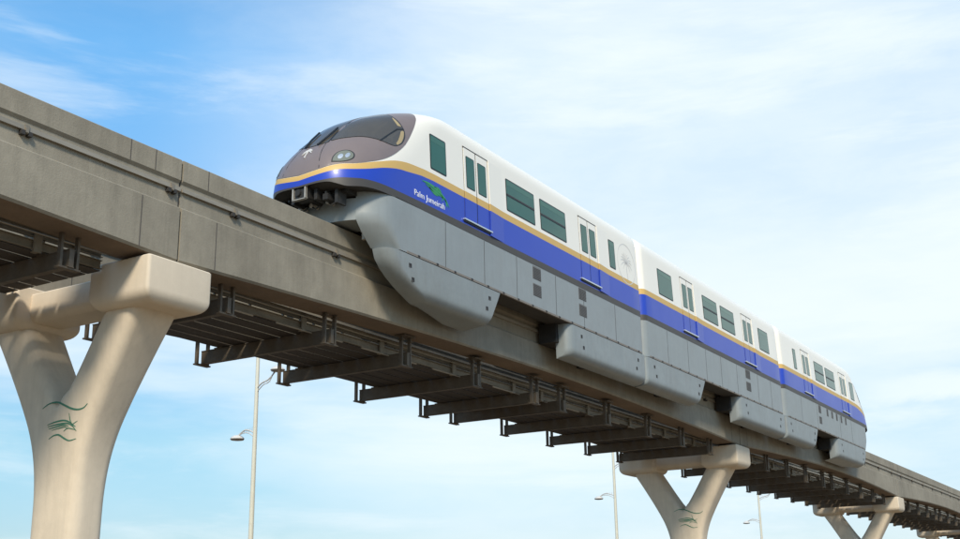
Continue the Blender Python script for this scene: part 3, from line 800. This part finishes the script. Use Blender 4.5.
# ------------------------------------------------------------------ street lamps
def street_lamp(x, y, label, h2=True):
    root = empty('street_lamp', (x, y, GZ), label, 'street lamp', 'slender two armed lamp posts behind the guideway')
    H = 12.6
    mb = MB(); mb.tube([(0,0,0),(0,0,.5)], .16, 16); mb.tube([(0,0,.5),(0,0,H)], [.105,.065], 14); mb.tube([(0,0,H),(0,0,H+.12)], [.065,.01], 12)
    mb.build('pole', 'pole', root, True, 40)
    def arm(z, dx, dy, zh, s):
        mb = MB(); L_ = sqrt(dx*dx+dy*dy); ux, uy = dx/L_, dy/L_
        P = [(0,0,z), (dx*.25,dy*.25,z+.32*s), (dx*.6,dy*.6,z+.5*s), (dx,dy,zh+.10)]
        mb.tube([tuple(p) for p in cr3(P)], .028, 8)
        mb.tube([tuple(p) for p in cr3([(0,0,z-.35*s),(dx*.3,dy*.3,z+.12*s),(dx*.62,dy*.62,z+.30*s),(dx*.9,dy*.9,zh+.14)])], .018, 8)
        for k in (.2,.35,.5,.65): mb.tube([(dx*k,dy*k,z+.25*s),(dx*k*.8,dy*k*.8,z+.62*s)], [.016,.005], 6)
        a = mb.build('lamp_arm', 'lamp', root, True, 60)
        hd = MB(); ring = lambda r, zz: [(dx+r*cos(2*pi*k/20), dy+r*sin(2*pi*k/20), zz) for k in range(20)]
        hd.loft([ring(.06,zh+.16), ring(.14,zh+.14), ring(.24,zh+.07), ring(.27,zh+.02), ring(.26,zh)])
        h_ = hd.build('lamp_head', 'lamp', root, True, 50)
        gl = MB(); gl.loft([ring(.255,zh-.001), ring(.24,zh-.03), ring(.10,zh-.05)]); gl.build('lamp_lens', 'lampglass', h_, True, 50)
    def cr3(P, n=5):
        out = []
        for i in range(len(P)-1):
            p0, p1, p2, p3 = [Vector(P[j]) for j in (max(i-1,0), i, i+1, min(i+2,len(P)-1))]
            for k in range(n):
                t = k/n; out.append(.5*((2*p1)+(-p0+p2)*t+(2*p0-5*p1+4*p2-p3)*t*t+(-p0+3*p1-3*p2+p3)*t**3))
        out.append(Vector(P[-1])); return out
    arm(8.05, .40, 1.25, 8.0, .45); arm(9.75, -.40, -1.35, 10.2, .45)
    return root
street_lamp(-5.26, 12, 'tall pale lamp post nearest the big left pier, both round lamp heads showing')
street_lamp(25.68, 12, 'pale lamp post seen just left of the pier under the train')
street_lamp(51.98, 12, 'most distant pale lamp post, right of the pier under the train')

# ------------------------------------------------------------------ world, sun, camera
W = bpy.data.worlds.new('World'); S.world = W; W.use_nodes = True
N, L = W.node_tree.nodes, W.node_tree.links; bg = N['Background']
sun_dir = Vector((-.70, -.44, .62)).normalized()      # towards the sun
elev = math.asin(sun_dir.z); az = math.atan2(sun_dir.x, sun_dir.y)
sky = N.new('ShaderNodeTexSky'); sky.sky_type = 'NISHITA'; sky.sun_disc = False; sky.sun_elevation = elev; sky.sun_rotation = az
sky.air_density = 1.0; sky.dust_density = .3; sky.ozone_density = 1.5
bg.inputs['Strength'].default_value = .15
tc = N.new('ShaderNodeTexCoord')
def nz(scale, st, det=7, rg=.55, dist=0., off=(0,0,0)):
    mp = N.new('ShaderNodeMapping'); mp.inputs['Scale'].default_value = st; mp.inputs['Location'].default_value = off; L.new(tc.outputs['Generated'], mp.inputs['Vector'])
    n = N.new('ShaderNodeTexNoise'); n.inputs['Scale'].default_value = scale; n.inputs['Detail'].default_value = det; n.inputs['Roughness'].default_value = rg; n.inputs['Distortion'].default_value = dist
    L.new(mp.outputs['Vector'], n.inputs['Vector']); return n.outputs['Fac']
def math_(op, a, b_=None, c=None):
    n = N.new('ShaderNodeMath'); n.operation = op
    for i, v in enumerate((a, b_, c)):
        if v is None: continue
        if isinstance(v, (int, float)): n.inputs[i].default_value = v
        else: L.new(v, n.inputs[i])
    return n.outputs[0]
def mr_(v, a, b_, c, d):
    n = N.new('ShaderNodeMapRange'); n.interpolation_type = 'SMOOTHSTEP'
    for k, q in zip(('From Min','From Max','To Min','To Max'), (a,b_,c,d)): n.inputs[k].default_value = q
    L.new(v, n.inputs['Value']); return n.outputs['Result']
sepz = N.new('ShaderNodeSeparateXYZ'); L.new(tc.outputs['Generated'], sepz.inputs[0])
dp = N.new('ShaderNodeVectorMath'); dp.operation = 'DOT_PRODUCT'; L.new(tc.outputs['Generated'], dp.inputs[0])
dp.inputs[1].default_value = Vector((.93,.10,.36)).normalized()
thick = mr_(dp.outputs['Value'], .76, .97, 0., 1.)
n1 = nz(1.25, (1,1,2.2), 5, .45, .2, (3.1,1.7,.4)); n2 = nz(3.2, (1,1,6.5), 8, .6, .3, (.3,5.7,2.4)); n3 = nz(9., (1,1,3.2), 8, .62, .3, (2.3,.7,1.4))
veil = math_('MULTIPLY', mr_(n1, .30, .66, 0, 1), math_('MULTIPLY_ADD', thick, .62, .04))
wisp = math_('MULTIPLY', mr_(n2, .50, .74, 0, 1), math_('MULTIPLY_ADD', thick, .26, .30))
tex = math_('MULTIPLY', mr_(n3, .35, .70, 0, 1), math_('MULTIPLY_ADD', thick, .16, .03))
low = math_('MULTIPLY', mr_(nz(1.9, (1,1,4.5), 7, .55, .3, (5.3,2.2,3.3)), .34, .60, 0, 1), math_('MULTIPLY', mr_(sepz.outputs['Z'], .08, .17, .22, 1), mr_(sepz.outputs['Z'], .25, .36, .55, 0)))
cloud = math_('ADD', math_('ADD', math_('ADD', math_('ADD', veil, low), wisp), math_('MULTIPLY', thick, .27)), tex)
off_ = math_('ABSOLUTE', math_('SUBTRACT', math_('ADD', sepz.outputs['Z'], math_('MULTIPLY', math_('SUBTRACT', n3, .5), .03)), .169))
streak = math_('MULTIPLY', mr_(off_, .003, .013, .75, 0), mr_(sepz.outputs['X'], .955, .972, 0, 1))
cloud = math_('ADD', cloud, streak)
cloud = math_('SUBTRACT', 1., math_('EXPONENT', math_('MULTIPLY', cloud, -1.75)))
cloud = math_('MINIMUM', cloud, .92)
mx = N.new('ShaderNodeMix'); mx.data_type = 'RGBA'; L.new(cloud, mx.inputs[0])
tint = N.new('ShaderNodeMix'); tint.data_type = 'RGBA'; tint.blend_type = 'MULTIPLY'; tint.inputs[0].default_value = 1.; tint.clamp_result = False
L.new(sky.outputs['Color'], tint.inputs[6])
rmp = N.new('ShaderNodeValToRGB'); L.new(sepz.outputs['Z'], rmp.inputs['Fac']); e_ = rmp.color_ramp.elements
e_[0].position = .0; e_[0].color = (.25,.30,.37,1); e_[1].position = .60; e_[1].color = (.511,.857,.979,1)
for p_, c_ in ((.07,(.297,.361,.421,1)), (.14,(.369,.469,.471,1)), (.24,(.40,.564,.604,1)), (.35,(.479,.736,.805,1)), (.45,(.49,.90,1.0,1))):
    q_ = rmp.color_ramp.elements.new(p_); q_.color = c_
sc_ = N.new('ShaderNodeVectorMath'); sc_.operation = 'SCALE'; sc_.inputs['Scale'].default_value = 1.4; L.new(rmp.outputs['Color'], sc_.inputs[0])
L.new(sc_.outputs['Vector'], tint.inputs[7]); L.new(tint.outputs[2], mx.inputs[6]); mx.inputs[7].default_value = (5.35,5.85,6.1,1)
L.new(mx.outputs[2], bg.inputs['Color'])
ld = bpy.data.lights.new('sun', 'SUN'); ld.energy = 3.3; ld.angle = radians(11); ld.color = (1,.89,.72)
lo = bpy.data.objects.new('sun', ld); COL.objects.link(lo); lo.rotation_euler = (-sun_dir).to_track_quat('-Z', 'Y').to_euler()

cam = bpy.data.cameras.new('camera'); co = bpy.data.objects.new('camera', cam); COL.objects.link(co)
Rm = ((.52484183,-.85106568,-.01510815),(.23572548,.16237829,-.95815802),(.81790864,.49932004,.28584079))
m = Matrix(((Rm[0][0],-Rm[1][0],-Rm[2][0],-37.00014),(Rm[0][1],-Rm[1][1],-Rm[2][1],-17.20437),(Rm[0][2],-Rm[1][2],-Rm[2][2],-9.0873),(0,0,0,1)))
co.matrix_world = m
cam.sensor_width = 36; cam.lens = 1149.88/960*36; cam.clip_end = 5000; cam.clip_start = .1
S.camera = co
S.render.engine = 'CYCLES'
vs = S.view_settings; vs.view_transform = 'Standard'; vs.look = 'None'; vs.exposure = 0.24; vs.gamma = 1; vs.use_curve_mapping = False
